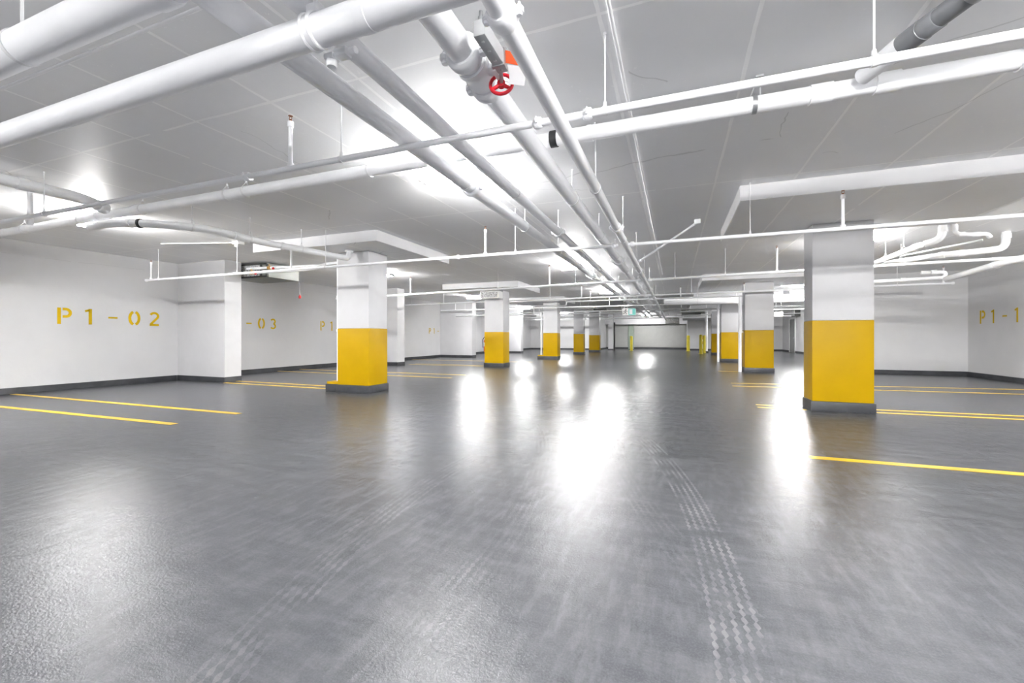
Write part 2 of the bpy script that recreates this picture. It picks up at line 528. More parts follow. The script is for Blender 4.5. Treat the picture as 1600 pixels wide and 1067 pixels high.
def standpipe(label, x, y, z0, z1, r, collars):
    t = thing('standpipe', label, 'pipe', (x, y, z0), 'standpipes beside the columns')
    b = nb(); tube(b, [(x, y, z0), (x, y, z1)], r, 20); build('riser_pipe', b, M['pipe'], t)
    for z in collars:
        b = nb(); lathe_along(b, (x, y, z), (0, 0, 1), [(-.03, r + .002), (-.03, r + .012), (.03, r + .012), (.03, r + .002)], 20)
        build('coupling', b, M['pipe'], t)
        b = nb(); box(b, x + r, x + r + .05, y - .02, y + .02, z - .012, z + .012, .003); build('clamp_bracket', b, M['steel'], t)
    return t
standpipe('vertical white standpipe on the left side of the nearest left column', -6.76, 7.26, .202, 2.82, .043, [1.28, 2.0])
standpipe('thin white standpipe on the left side of the third left column', -6.50, 21.35, .203, 2.45, .045, [1.3])
standpipe('vertical white standpipe along the left side of the second right column', 1.985, 15.66, .003, 2.44, .05, [1.3, 2.2])
standpipe('thin white standpipe along the left side of the third right column', 1.845, 21.55, .003, 2.6, .05, [2.1])

# far posts
t = thing('steel_post', 'slim white steel post with dark base near the right back corner', 'post', (2.10, 33.5, 0))
b = nb(); tube(b, [(2.10, 33.5, .12), (2.10, 33.5, ZC - .002)], .10, 18); build('post_tube', b, M['pipe'], t)
b = nb(); box(b, 1.97, 2.23, 33.37, 33.63, 0, .12, .01); build('base_block', b, M['curb'], t, False)
t = thing('square_post', 'white square post at the far end with a black pipe on its right', 'post', (-5.2, 37.9, 0))
b = nb(); box(b, -5.42, -5.02, 37.7, 38.1, .10, ZC - .002, .01); build('post_shaft', b, M['column_white'], t, False)
b = nb(); box(b, -5.45, -4.99, 37.67, 38.13, 0, .10, .01); build('base_block', b, M['curb'], t, False)
b = nb(); tube(b, [(-4.92, 37.9, 0.003), (-4.92, 37.9, 2.4)], .07, 14); tag(build('black_pipe', b, M['black']), 'black vertical pipe standing right beside the white square post', 'pipe')
def bollard(x, y, h, r, label):
    t = thing('bollard', label, 'bollard', (x, y, 0), 'yellow bollards at the far end')
    b = nb(); lathe_along(b, (x, y, 0.012), (0, 0, 1), [(0, r), (h - .06, r), (h - .02, r * .8), (h, r * .35)], 18); build('bollard_post', b, M['bollard'], t)
    b = nb(); lathe_along(b, (x, y, 0.0), (0, 0, 1), [(0, r * 1.7), (.012, r * 1.7)], 18); build('base_plate', b, M['bollard'], t)
bollard(-3.40, 36.9, 1.20, .11, 'yellow bollard in front of the grey green gate post')
bollard(1.0, 37.0, 1.25, .12, 'yellow bollard at the right edge of the grey gate')
bollard(1.62, 31.1, 1.28, .10, 'yellow bollard nearest the slim white post, standing out in the aisle')
bollard(1.95, 33.2, 1.25, .09, 'yellow bollard close against the slim white post behind the extinguisher')

def extinguisher(x, y, z, label, s=1.0):
    t = thing('fire_extinguisher', label, 'fire extinguisher', (x, y, z))
    b = nb(); lathe_along(b, (x, y, z), (0, 0, 1), [(0, .07 * s), (.02 * s, .085 * s), (.40 * s, .085 * s), (.46 * s, .06 * s), (.49 * s, .03 * s), (.53 * s, .028 * s)], 18)
    build('cylinder_body', b, M['redpaint'], t)
    b = nb(); box(b, x - .06 * s, x + .10 * s, y - .015, y + .015, z + .53 * s, z + .56 * s, .004); box(b, x - .06 * s, x + .10 * s, y - .015, y + .015, z + .58 * s, z + .60 * s, .004); box(b, x - .06 * s, x - .03 * s, y - .015, y + .015, z + .55 * s, z + .59 * s)
    build('handle', b, M['black'], t)
    b = nb(); tube(b, [(x - .05 * s, y - .02, z + .54 * s), (x - .12 * s, y - .03, z + .45 * s), (x - .11 * s, y - .03, z + .15 * s)], .014 * s, 10, .05); build('hose', b, M['black'], t)
    b = nb(); lathe_along(b, (x, y, z + .2 * s), (0, 0, 1), [(0, .0865 * s), (.14 * s, .0865 * s)], 18); build('white_sticker', b, M['card'], t, label='white instruction sticker')
extinguisher(-6.925, 15.3, .55, 'red fire extinguisher on the left side of the second left column', 1.1)
extinguisher(1.86, 33.42, .62, 'red fire extinguisher hanging on the slim white post at the far right', 1.0)

# ------------------------------------------------------------------ painted lines on the floor
def line(x0, y0, x1, y1, label, group, w=0.10):
    b = nb()
    d = Vector((x1 - x0, y1 - y0, 0)).normalized(); n = Vector((-d.y, d.x, 0)) * w / 2
    a, c = Vector((x0, y0, 0)), Vector((x1, y1, 0))
    lo = [b.verts.new(p + Vector((0, 0, .0005))) for p in (a + n, c + n, c - n, a - n)]
    hi = [b.verts.new(p + Vector((0, 0, .003))) for p in (a + n, c + n, c - n, a - n)]
    b.faces.new(hi); b.faces.new(lo[::-1])
    for k in range(4):
        b.faces.new((lo[k], lo[(k + 1) % 4], hi[(k + 1) % 4], hi[k]))
    o = build('parking_line', b, M['line'], None, False)
    tag(o, label, 'parking line', group)
PL, PR = 'yellow bay lines on the left', 'yellow bay lines on the right'
line(-12.36, 3.50, -6.15, 3.66, 'yellow bay line nearest the front on the left side, below the number ending 02', PL)
line(-12.36, 4.42, -6.08, 4.50, 'second yellow bay line on the left, starting at the curb left of number 02', PL)
line(-10.5, 7.40, -6.97, 7.36, 'front line of the yellow pair running into the nearest left column', PL)
line(-10.6, 7.80, -7.0, 7.75, 'rear line of the yellow pair running into the nearest left column', PL)
line(-12.36, 10.52, -5.82, 10.52, 'front line of the yellow pair midway between first and second left columns', PL)
line(-12.36, 11.42, -5.88, 11.45, 'rear line of the yellow pair midway between first and second left columns', PL)
line(-10.3, 15.05, -6.95, 15.05, 'front line of the yellow pair beside the second left column', PL)
line(-10.3, 15.5, -6.95, 15.5, 'rear line of the yellow pair beside the second left column', PL)
line(-12.36, 18.3, -6.0, 18.3, 'yellow bay line on the left under the number ending 06', PL)
line(1.20, 4.82, 7.99, 4.97, 'single yellow bay line nearest the front on the right side', PR)
line(1.26, 7.93, 1.93, 7.93, 'short front stub of the double line left of the big right column', PR, .08)
line(1.28, 8.21, 1.93, 8.21, 'short rear stub of the double line left of the big right column', PR, .08)
line(2.85, 8.00, 7.99, 8.17, 'front line of the yellow pair running right from the big right column', PR, .09)
line(2.85, 8.30, 7.99, 8.56, 'rear line of the yellow pair running right from the big right column', PR, .09)
line(1.26, 11.13, 7.99, 11.75, 'front line of the yellow pair midway behind the big right column', PR)
line(1.30, 11.80, 7.99, 12.75, 'rear line of the yellow pair midway behind the big right column', PR)
line(1.35, 15.75, 2.0, 15.75, 'short yellow line left of the second right column', PR)

# ------------------------------------------------------------------ stencilled numbers on the walls
def stroke2(pts, w):
    """list of quads of a thick polyline (2D)"""
    P = [Vector(p) for p in pts]
    L, R = [], []
    for i, p in enumerate(P):
        a = P[max(i - 1, 0)]; c = P[min(i + 1, len(P) - 1)]
        t = (c - a).normalized(); n = Vector((-t.y, t.x)) * w / 2
        L.append(p + n); R.append(p - n)
    return [(L[i], L[i + 1], R[i + 1], R[i]) for i in range(len(P) - 1)]
def arc(cx, cy, rx, ry, a0, a1, n=14):
    return [(cx + rx * math.cos(math.radians(a0 + (a1 - a0) * k / n)), cy + ry * math.sin(math.radians(a0 + (a1 - a0) * k / n))) for k in range(n + 1)]
W = .17
GLY = {   # in a cell 0.7 wide, 1 tall
    'P': [([(.10, 0), (.10, 1)], W), ([(.26, .92)] + arc(.40, .69, .22, .23, 90, -90) + [(.26, .46)], W * .95)],
    '1': [([(.38, 0), (.38, 1)], W), ([(.36, .92), (.12, .84)], .13)],
    '-': [([(.10, .48), (.60, .48)], .11)],
    '0': [(arc(.35, .5, .27, .44, 105, 255), W), (arc(.35, .5, .27, .44, -75, 75), W)],
    '2': [(arc(.35, .70, .24, .22, 160, -40) + [(.12, .10)], W * .9), ([(.06, .07), (.64, .07)], .15)],
    '3': [(arc(.33, .72, .22, .20, 150, -80), W * .9), (arc(.33, .28, .25, .21, 80, -150), W * .9)],
    '4': [([(.48, 0), (.48, 1)], W * .9), ([(.44, .95), (.08, .34)], .12), ([(.04, .30), (.66, .30)], .13)],
    '6': [(arc(.35, .30, .24, .23, -70, 270), W * .85), ([(.12, .34)] + arc(.37, .55, .26, .38, 170, 75), W * .85)],
}
def number(text, xw, y_start, pitch, h, zc, sgn, label, group, wide=.7):
    """sgn +1: reads along +Y (left wall), -1: along -Y (right wall)"""
    t = thing('stall_number', label, 'stall number', (xw, y_start, zc), group)
    for i, ch in enumerate(text):
        b = nb()
        for pts, w in GLY[ch]:
            for q in stroke2(pts, w):
                a = []
                for v in q:
                    yy = y_start + sgn * (i * pitch + v.x * h * wide / .7)
                    zz = zc - h / 2 + v.y * h
                    a.append(Vector((0, yy, zz)))
                f = [b.verts.new(v + Vector((xw + sgn * .003, 0, 0))) for v in a]
                g = [b.verts.new(v + Vector((xw + sgn * .0005, 0, 0))) for v in a]
                b.faces.new(f); b.faces.new(g[::-1])
                for k in range(4):
                    b.faces.new((f[k], f[(k + 1) % 4], g[(k + 1) % 4], g[k]))
        build('hyphen' if ch == '-' else 'letter' if ch == 'P' else 'digit', b, M['letter'], t, False)
GN = 'yellow stencilled bay numbers on the left wall'
number('P1-02', XL, 5.10, .43, .355, 1.605, 1, 'yellow stencilled number P1-02 on the left wall', GN)
number('P1-03', XL, 8.56, .43, .355, 1.575, 1, 'yellow stencilled number P1-03, its P1 hidden behind the wall pier', GN)
number('P1-04', XL, 12.42, .46, .36, 1.56, 1, 'yellow stencilled number on the left wall cut off by the nearest left column', GN, .60)
number('P1-06', XL, 20.0 - .0, .43, .30, 1.47, 1, 'small far yellow stencilled number P1-06 on the left wall', GN)
number('P1-1', XR, 15.98, .43, .37, 1.70, -1, 'yellow stencilled number P1-1 on the right wall at the edge', 'yellow stencilled bay numbers on the right wall', .62)

# ------------------------------------------------------------------ pipes
def hanger(t, p, r, rod_top=ZC, clevis=True, m=None):
    """rod from the slab down to a ring round a pipe of radius r at p (pipe along d)"""
    pass
def add_hangers(t, pts, d, r, top=ZC, rodr=.006, style='ring'):
    d = Vector(d).normalized()
    side = d.cross(Vector((0, 0, 1))).normalized()
    for p in pts:
        p = Vector(p)
        zt = top(p) if callable(top) else top
        b = nb()
        low = p + Vector((0, 0, r + (.055 if style == 'clevis' else .02)))
        tube(b, [low, (p.x, p.y, zt)], rodr, 8)
        lathe_along(b, (p.x, p.y, zt - .012), (0, 0, 1), [(0, rodr * 2.0), (.012, rodr * 2.0)], 8)
        rod = build('hanger_rod', b, M['rod'], t)
        b = nb()
        if style == 'clevis':
            for s in (-1, 1):
                tube(b, [low, p + Vector((0, 0, r * .5)) + side * s * r * .98], .0045, 6)
            lathe_along(b, p, d, [(-.012, r + .001), (-.012, r + .005), (.012, r + .005), (.012, r + .001)], 20)
            lathe_along(b, low - Vector((0, 0, .012)), (0, 0, 1), [(0, .013), (.022, .013)], 8)
        else:
            lathe_along(b, p, d, [(-.013, r + .001), (-.013, r + .0055), (.013, r + .0055), (.013, r + .001)], 20)
            lathe_along(b, p + Vector((0, 0, r + .004)), (0, 0, 1), [(0, .014), (.03, .011)], 8)
        build('hanger_ring', b, M['rod'], rod)

def coupling(t, p, d, r, w=.035, ears=True, m='pipe', name='coupling'):
    p, d = Vector(p), Vector(d).normalized()
    b = nb()
    k = max(.6, min(1.25, r / .06))
    lathe_along(b, p, d, [(-w, r + .001), (-w, r + .010 * k), (-w * .75, r + .020 * k), (-w * .35, r + .024 * k), (w * .35, r + .024 * k), (w * .75, r + .020 * k), (w, r + .010 * k), (w, r + .001)], 30)
    if ears:
        side = d.cross(Vector((0, 0, 1))).normalized()
        for s in (-1, 1):
            q = p + side * s * (r + .034 * k)
            lathe_along(b, q + Vector((0, 0, -.032 * k)), (0, 0, 1), [(0, .007 * k), (.003 * k, .016 * k), (.018 * k, .017 * k), (.020 * k, .025 * k), (.030 * k, .026 * k), (.032 * k, .023 * k), (.034 * k, .026 * k), (.044 * k, .025 * k), (.046 * k, .014 * k), (.060 * k, .013 * k), (.062 * k, .008 * k), (.075 * k, .008 * k)], 12)
    return build(name, b, M[m], t)

def upright(t, p, r, h, rr=.017):
    """nipple rising from a branch line with a sprinkler on top"""
    p = Vector(p)
    b = nb(); tube(b, [p + Vector((0, 0, r * .6)), p + Vector((0, 0, h))], rr, 14)
    lathe_along(b, p + Vector((0, 0, h - .05)), (0, 0, 1), [(0, rr), (.004, rr * 1.45), (.05, rr * 1.45), (.054, rr)], 14)
    lathe_along(b, p, (0, 0, 1), [(r * .5, rr * 1.6), (r + .02, rr * 1.6), (r + .024, rr)], 14)
    n = build('sprinkler_nipple', b, M['pipe'], t)
    b = nb(); q = p + Vector((0, 0, h))
    lathe_along(b, q, (0, 0, 1), [(0, .010), (.012, .012), (.014, .007), (.022, .007)], 10)
    for s in (-1, 1):
        tube(b, [q + Vector((s * .008, 0, .012)), q + Vector((s * .017, 0, .03)), q + Vector((s * .003, 0, .048))], .0028, 6, .01)
    lathe_along(b, q + Vector((0, 0, .048)), (0, 0, 1), [(0, .018), (.003, .019), (.004, .010)], 14)
    build('sprinkler_head', b, M['bronze'], n, label='small bronze sprinkler head')

def branch(label, p0, p1, r, hx, ux, cx=(), end0=True, end1=True, zdrop=2.90, uh=None, name='sprinkler_branch_pipe', m='pipe', gap=None, group='sprinkler branch lines across the aisle'):
    """straight line from p0 to p1; hangers, uprights, couplings at given X"""
    p0, p1 = Vector(p0), Vector(p1)
    d = (p1 - p0).normalized()
    t = thing(name, label, 'pipe', p0, group)
    at = lambda x: p0 + (p1 - p0) * ((x - p0.x) / (p1.x - p0.x))
    for q0, q1 in ([(p0, at(gap[0])), (at(gap[1]), p1)] if gap else [(p0, p1)]):
        b = nb(); tube(b, [q0, q1], r, 16); build('pipe_run', b, M[m], t)
    add_hangers(t, [at(x) for x in hx], d, r, top_at, .0055)
    for x in ux:
        q = at(x)
        upright(t, q, r, (uh if uh else (top_at(q) - q.z - .095)))
    for x in cx:
        coupling(t, at(x), d, r, .028, True)
    for e, p, s in ((end0, p0, -1), (end1, p1, 1)):
        if e:
            b = nb(); lathe_along(b, p, d * s, [(-.035, r + .001), (-.035, r + .008), (.012, r + .008), (.016, r + .003)], 16); build('end_cap', b, M[m], t)
    return t

DROPS = [(-8.2, -5.08, 6.38, 9.05), (0.79, 4.15, 6.2, 8.65), (-8.1, -5.1, 13.95, 16.5), (0.8, 4.2, 14.6, 17.0),
         (-8.0, -5.0, 20.2, 22.6), (0.8, 4.2, 20.6, 23.0), (-7.7, -4.8, 26.8, 29.2), (0.9, 4.2, 28.6, 31.0)]
def top_at(p):
    for x0, x1, y0, y1 in DROPS:
        if x0 < p.x < x1 and y0 < p.y < y1:
            return 2.90
    return ZC

ZS = 2.60
branch('nearest thin sprinkler line crossing the whole view under the aisle mains', (-10.4, 2.73, ZS), (5.5, 2.80, ZS), .0245,
       [-9.0, -6.97, -2.55, -.42, 0.98, 3.6], [-3.10, -8.4, 3.2], [-3.62, -0.87, -0.53], True, True)
branch('second sprinkler line, its capped left end hanging in front of number P1-02', (-11.22, 6.10, 2.43), (6.9, 6.13, 2.43), .023,
       [-10.79, -6.0, -8.3, -2.28, 0.89, 4.0, 5.8], [-11.05, -6.84, -2.78, 1.86, 4.9], [-3.26, -.80, -.55], True, True, uh=.40, gap=(-.745, -.605))
branch('third sprinkler line, passing behind the nearest columns of both rows', (-11.3, 12.02, 2.505), (7.3, 9.70, 2.505), .028,
       [-9.6, -4.7, -2.4, 0.0, 1.04, 3.0, 5.75], [-7.9, -3.13, 2.0, 6.6], [-0.80, -0.55], True, False, gap=(-.745, -.605))
branch('fourth sprinkler line, its capped right end left of the stair block', (-12.2, 16.35, ZS - .02), (6.95, 14.85, ZS - .02), .027,
       [-11.0, -6.9, -4.45, 0.52, 5.79], [-9.3, -3.22, 2.05, 6.75], [-0.95, -0.42], True, True)
branch('sixth sprinkler line passing in front of the third left column', (-12.1, 20.7, ZS), (7.6, 20.35, ZS), .026,
       [-10.6, -4.3, 1.0], [-11.2, -7.6, -2.9, 4.4], [], True, False)
branch('seventh sprinkler line crossing between third and fourth left columns', (-12.1, 24.6, ZS), (7.6, 23.7, ZS), .028,
       [-10.4, -4.6, 0.3, 3.0], [-8.6, -2.6, 1.5], [], True, True)
branch('eighth sprinkler line, right in front of the fourth left column', (-12.1, 26.6, ZS), (7.6, 26.2, ZS), .028,
       [-9.6, -4.2, 0.6, 4.4], [-8.2, -3.0, 3.2], [], True, True)
branch('ninth sprinkler line hanging near the last left column', (-12.1, 31.2, ZS), (7.6, 30.9, ZS), .03,
       [-9.4, -4.1, 0.4], [-7.6, -2.4, 4.6], [], True, False)
branch('farthest sprinkler line hanging before the grey gate', (-12.1, 35.0, ZS), (7.6, 34.8, ZS), .035,
       [-9.2, -3.9, 0.8], [-7.4, -1.9], [], True, False)
# fifth line steps down round the drop panel of the third left column
t = thing('sprinkler_branch_pipe', 'fifth sprinkler line, stepping down twice before the third left column', 'pipe', (3.0, 17.3, ZS), 'sprinkler branch lines across the aisle')
pz = [(3.0, 17.2, ZS), (-4.20, 17.3, ZS), (-4.20, 17.3, 2.44), (-5.62, 17.35, 2.44), (-5.62, 17.35, 2.10), (-9.4, 17.4, 2.10)]
b = nb(); tube(b, pz, .027, 14, .06); build('pipe_run', b, M['pipe'], t)
add_hangers(t, [(-2.6, 17.28, ZS), (0.8, 17.24, ZS), (-7.9, 17.38, 2.10)], (1, 0, 0), .027, top_at)
for x, z in ((-3.2, ZS), (0.2, ZS)):
    upright(t, (x, 17.27, z), .027, top_at(Vector((x, 17.27, z))) - z - .1)

# ---- mains along the aisle
def main(label, x, z, y0, y1, r, hy, cy, style='ring', m='pipe', group='white mains running along the aisle', ang=True):
    t = thing('main_pipe', label, 'pipe', (x, y0, z), group)
    b = nb(); tube(b, [(x, y0, z), (x, y1, z)], r, 28); build('pipe_run', b, M[m], t)
    add_hangers(t, [(x, y, z) for y in hy], (0, 1, 0), r, ZC, .007, style)
    for y in cy:
        coupling(t, (x, y, z), (0, 1, 0), r, .045)
    return t
ZM = 2.76
HY = [4.0 + 1.9 * k for k in range(17)]
MA = main('leftmost of the four white mains along the aisle, crossing over the red wheel view to the left', -2.05, ZM, -4.0, 37.0, .071, HY, [4.15, 11.2, 18.5, 25.3])
MB = main('second white main from the left along the aisle, thinner than its left neighbour', -1.68, ZM, -4.0, 36.2, .058, [y + .5 for y in HY], [6.4, 13.6, 20.2])
MC = main('thickest white main along the aisle, carrying the valve with the red handwheel', -1.12, ZM, -4.0, 37.6, .078, [y + .9 for y in HY], [2.17, 2.50, 9.2, 16.4])
MD = main('rightmost and lowest of the four white mains along the aisle', -.675, 2.50, -4.0, 36.8, .047, [3.9 + 2.2 * k for k in range(14)], [1.66, 5.4, 9.1, 12.7, 16.0])
MA['label'] = 'leftmost of the four white mains running along the aisle'
# U-bolt straps on the mains nearer the viewer
# cross main M over the aisle
t = thing('cross_main_pipe', 'thick white pipe crossing the foreground with a clamp and bracket on it', 'pipe', (-9.5, 1.565, ZS), 'thick cross mains near the front')
b = nb(); tube(b, [(-11.5, 1.57, ZS), (-.735, 1.565, ZS)], .070, 30); build('pipe_run', b, M['pipe'], t)
xm = -1.60
b = nb()
for dx in (-.022, .022):
    torus(b, (xm + dx, 1.565, ZS), (1, 0, 0), .073, .010, 36, 8)
lathe_along(b, (xm, 1.565, ZS), (1, 0, 0), [(-.024, .0705), (-.024, .076), (.024, .076), (.024, .0705)], 30)
cl = build('pipe_clamp', b, M['pipe'], t)
b = nb()
box(b, xm - .03, xm + .03, 1.565 + .076, 1.565 + .135, ZS - .075, ZS - .045, .012)
lathe_along(b, (xm, 1.565 + .105, ZS - .105), (0, 0, 1), [(0, .022), (.01, .027), (.05, .027), (.06, .018)], 14)
box(b, xm + .03, xm + .10, 1.565 + .085, 1.565 + .135, ZS - .07, ZS - .03, .006)
lathe_along(b, (xm + .11, 1.565 + .11, ZS - .05), (1, 0, 0), [(0, .018), (.035, .018), (.04, .012)], 12)
build('clamp_bracket', b, M['pipe'], cl)
b = nb(); box(b, xm - .03, xm + .03, 1.565 - .03, 1.565 + .03, ZS + .077, ZS + .12, .008); tube(b, [(xm, 1.565, ZS + .10), (xm, 1.565, ZC)], .009, 10)
build('hanger_rod', b, M['pipe'], cl)
b = nb(); lathe_along(b, (-1.30, 1.565, ZS), (1, 0, 0), [(-.03, .0703), (-.028, .0725), (.028, .0725), (.03, .0703)], 30); build('weld_sleeve', b, M['pipe'], t)
# cross main N tees into the leftmost aisle main
t = thing('cross_main_pipe', 'thickest white pipe in the upper left corner, joining the leftmost main', 'pipe', (-9.5, 1.25, ZM), 'thick cross mains near the front')
b = nb(); tube(b, [(-11.5, 1.25, ZM), (-2.125, 1.25, ZM)], .086, 30); build('pipe_run', b, M['pipe'], t)
b = nb(); lathe_along(b, (-2.20, 1.25, ZM), (1, 0, 0), [(-.06, .087), (-.055, .094), (.04, .094), (.05, .087)], 28); build('tee_collar', b, M['pipe'], t)
add_hangers(t, [(-3.4, 1.25, ZM), (-6.2, 1.25, ZM)], (1, 0, 0), .086, ZC, .008)
b = nb(); tube(b, [(-11.5, 1.47, 2.83), (-2.13, 1.47, 2.83)], .010, 10); tag(build('conduit_pipe', b, M['conduit']), 'thin white conduit running under the thickest pipe in the upper left', 'conduit')

# ---- drain V / U across, high under the slab
ZV, YV, RV = 2.90, 3.665, .061
t = thing('drain_pipe', 'white drain pipe crossing right under the ceiling behind the nearest sprinkler line', 'pipe', (-12.2, YV, ZV))
b = nb(); tube(b, [(-12.4, YV, ZV), (5.5, YV, ZV)], RV, 28); build('pipe_run', b, M['drain'], t)
add_hangers(t, [(x, YV, ZV) for x in (-9.9, -8.30, -6.82, -5.16, -4.83, -3.0)], (1, 0, 0), RV, ZC, .006, 'clevis')
for x in (-7.9, -6.9, 0.98, 1.36, 2.1):
    b = nb(); lathe_along(b, (x, YV, ZV), (1, 0, 0), [(-.07, RV + .001), (-.068, RV + .008), (.068, RV + .008), (.07, RV + .001)], 28); build('socket_joint', b, M['drain'], t)
b = nb(); lathe_along(b, (-1.0, YV, ZV), (1, 0, 0), [(-.03, RV + .001), (-.03, RV + .01), (.03, RV + .01), (.03, RV + .001)], 28); build('rubber_joint', b, M['black'], t, label='black rubber joint')
b = nb(); lathe_along(b, (-.68, YV, ZV), (1, 0, 0), [(-.02, RV + .001), (-.02, RV + .006), (.02, RV + .006), (.02, RV + .001)], 28); build('joint_band', b, M['drain'], t)
b = nb(); lathe_along(b, (.56, YV, ZV), (1, 0, 0), [(-.016, RV + .001), (-.016, RV + .004), (.016, RV + .004), (.016, RV + .001)], 28); st = build('hanger_strap', b, M['steel'], t, label='bare steel strap')
b = nb(); tube(b, [(.53, YV + .01, ZV + RV - .006), (.585, YV - .02, ZC - .002)], .005, 8); tube(b, [(.60, YV, ZV + RV - .006), (.597, YV - .02, ZC - .002)], .005, 8); box(b, .565, .615, YV - .045, YV + .005, ZC - .016, ZC - .001); build('hanger_wire', b, M['steel'], st)
# grey plastic drain joining it
t = thing('plastic_drain_pipe', 'grey plastic drain pipe slanting from the upper right into the white drain', 'pipe', (1.38, 3.25, 2.93))
gp = [Vector((1.19, YV - RV * 1.75, ZV + .015)), Vector((1.30, 3.32, 2.94)), Vector((1.44, 2.98, 2.955)), Vector((1.75, 2.2, 2.965)), Vector((2.3, 0.8, 2.98))]
b = nb(); tube(b, [gp[1], gp[3], gp[4]], .056, 26, .2); build('pipe_run', b, M['pvc'], t)
b = nb(); dd = (gp[3] - gp[1]).normalized(); lathe_along(b, gp[1] + dd * .02, dd, [(0, .057), (.002, .063), (.13, .063), (.132, .060), (.22, .060), (.224, .057)], 26); build('socket_joint', b, M['pvc'], t)
b = nb(); tube(b, [gp[0], gp[1] + dd * .02], [.054, .064], 24); build('wrapped_branch', b, M['drain'], t, label='white painted branch piece')
b = nb(); q = gp[1] + dd * .42; box(b, q.x + .06, q.x + .12, q.y - .03, q.y + .05, q.z - .02, ZC - .001, .004); lathe_along(b, q, dd, [(-.012, .0565), (-.012, .062), (.012, .062), (.012, .0565)], 24); build('hanger_bracket', b, M['steel'], t)
# left: longitudinal drain T and the curved W
t = thing('drain_pipe', 'white drain pipe at the left edge joining the cross drain at a wye', 'pipe', (-7.2, 0, ZV))
b = nb(); tube(b, [(-7.12, -4, ZV + .03), (-7.12, 3.15, ZV + .03), (-7.30, 3.475, ZV + .005)], .066, 26, .25); build('pipe_run', b, M['drain'], t)
for y in (2.62, 0.3):
    b = nb(); lathe_along(b, (-7.12, y, ZV + .03), (0, 1, 0), [(-.05, .067), (-.048, .074), (.048, .074), (.05, .067)], 24); build('socket_joint', b, M['drain'], t)
b = nb(); lathe_along(b, (-7.30, 3.475, ZV + .005), (-.26, .45, -.02), [(-.13, .067), (-.12, .076), (.0, .076)], 24); build('wye_collar', b, M['drain'], t)
b = nb(); tube(b, [(-7.90, 2.98, 2.62), (-7.90, 2.98, ZC - .002)], .03, 14); tag(build('vertical_stub_pipe', b, M['pipe']), 'short white vertical stub hanging from the ceiling at the left edge', 'pipe')
t = thing('drain_pipe', 'white drain pipe bending from the cross drain to the nearest left column', 'pipe', (-6.7, 4.4, 2.78))
wp = [(-8.05, 3.665, 2.762), (-7.95, 3.66, 2.758), (-7.51, 3.60, 2.755), (-6.95, 3.80, 2.75), (-6.47, 4.30, 2.75), (-6.52, 5.1, 2.745), (-6.17, 6.86, 2.73)]
b = nb(); tube(b, wp, .056, 26, .3); build('pipe_run', b, M['drain'], t)
for p, d in (((-7.2, 3.71, 2.752), (.56, .2, 0)), ((-6.71, 4.05, 2.75), (.48, .5, 0)), ((-6.485, 4.75, 2.747), (-.03, .5, 0)), ((-6.43, 5.55, 2.742), (.35, 1.76, -.01))):
    b = nb(); lathe_along(b, p, d, [(-.03, .057), (-.028, .063), (.028, .063), (.03, .057)], 24); build('socket_joint', b, M['drain'], t)
b = nb(); lathe_along(b, (-7.06, 3.762, 2.751), (.56, .2, 0), [(-.014, .057), (-.014, .066), (.014, .066), (.014, .057)], 24); build('rubber_joint', b, M['black'], t, label='black rubber joint')
add_hangers(t, [(-6.6, 4.17, 2.75), (-6.5, 5.0, 2.746), (-6.36, 5.9, 2.741)], (.2, 1, 0), .057, ZC, .006, 'clevis')
b = nb(); tube(b, [(-6.17, 6.86, 2.73), (-6.16, 6.90, 2.82), (-6.16, 6.90, 2.898)], .052, 20, .06); lathe_along(b, (-6.16, 6.90, 2.86), (0, 0, 1), [(0, .053), (.004, .085), (.037, .085)], 20); build('floor_drain_collar', b, M['drain'], t)

# ---- valve with handwheel on the thick main
vy = 2.335
t = thing('gear_valve', 'butterfly valve with red handwheel on the thickest aisle main', 'valve', (-1.12, vy, ZM - .0))
b = nb(); lathe_along(b, (-1.12, vy, ZM), (0, 1, 0), [(-.085, .079), (-.085, .096), (-.055, .100), (-.04, .091), (.04, .091), (.055, .100), (.085, .096), (.085, .079)], 32, False)
build('valve_body', b, M['pipe'], t)
b = nb(); tube(b, [(-1.03, vy, ZM - .02), (-.955, vy, ZM - .035)], .032, 16); box(b, -.985, -.955, vy - .09, vy + .03, ZM - .09, ZM + .02, .006); build('mount_flange', b, M['pipe'], t)
gb = nb(); box(gb, -.952, -.885, 1.94, 2.27, ZM - .10, ZM - .015, .012); g = build('gear_housing', gb, M['greymetal'], t, True, 'bare grey gear housing')
for y in (1.99, 2.07, 2.15, 2.24):
    b = nb(); lathe_along(b, (-.918, y, ZM - .100), (0, 0, -1), [(0, .009), (.006, .009)], 6); build('bolt', b, M['steel'], g)
b = nb()
lathe_along(b, (-.918, 1.965, ZM - .012), (0, 0, 1), [(0, .016), (.02, .016), (.024, .01), (.05, .01)], 10)
build('lock_screw', b, M['steel'], g)
b = nb(); box(b, -.958, -.88, 2.185, 2.21, ZM - .106, ZM - .01, .003); build('housing_strap', b, M['steel'], g)
wc = Vector((-.962, 2.345, ZM - .112))
b = nb(); tube(b, [(-.93, 2.262, ZM - .088), wc], .011, 10); build('wheel_stem', b, M['steel'], t)
b = nb()
ax = Vector((-.25, 1.0, -.22)).normalized()
torus(b, wc, ax, .066, .0105, 40, 12)
lathe_along(b, wc, ax, [(-.016, .020), (-.014, .024), (.012, .024), (.016, .016)], 18)
n0 = (Vector((0, 0, 1)) - ax * ax.z).normalized(); b0 = ax.cross(n0)
for k in range(3):
    a = 2 * PI * k / 3 + .0
    rad = n0 * math.cos(a) + b0 * math.sin(a)
    tube(b, [wc + rad * .015, wc + rad * .064], [.013, .009], 10)
build('handwheel', b, M['red'], t, True, 'bright red three spoked handwheel')
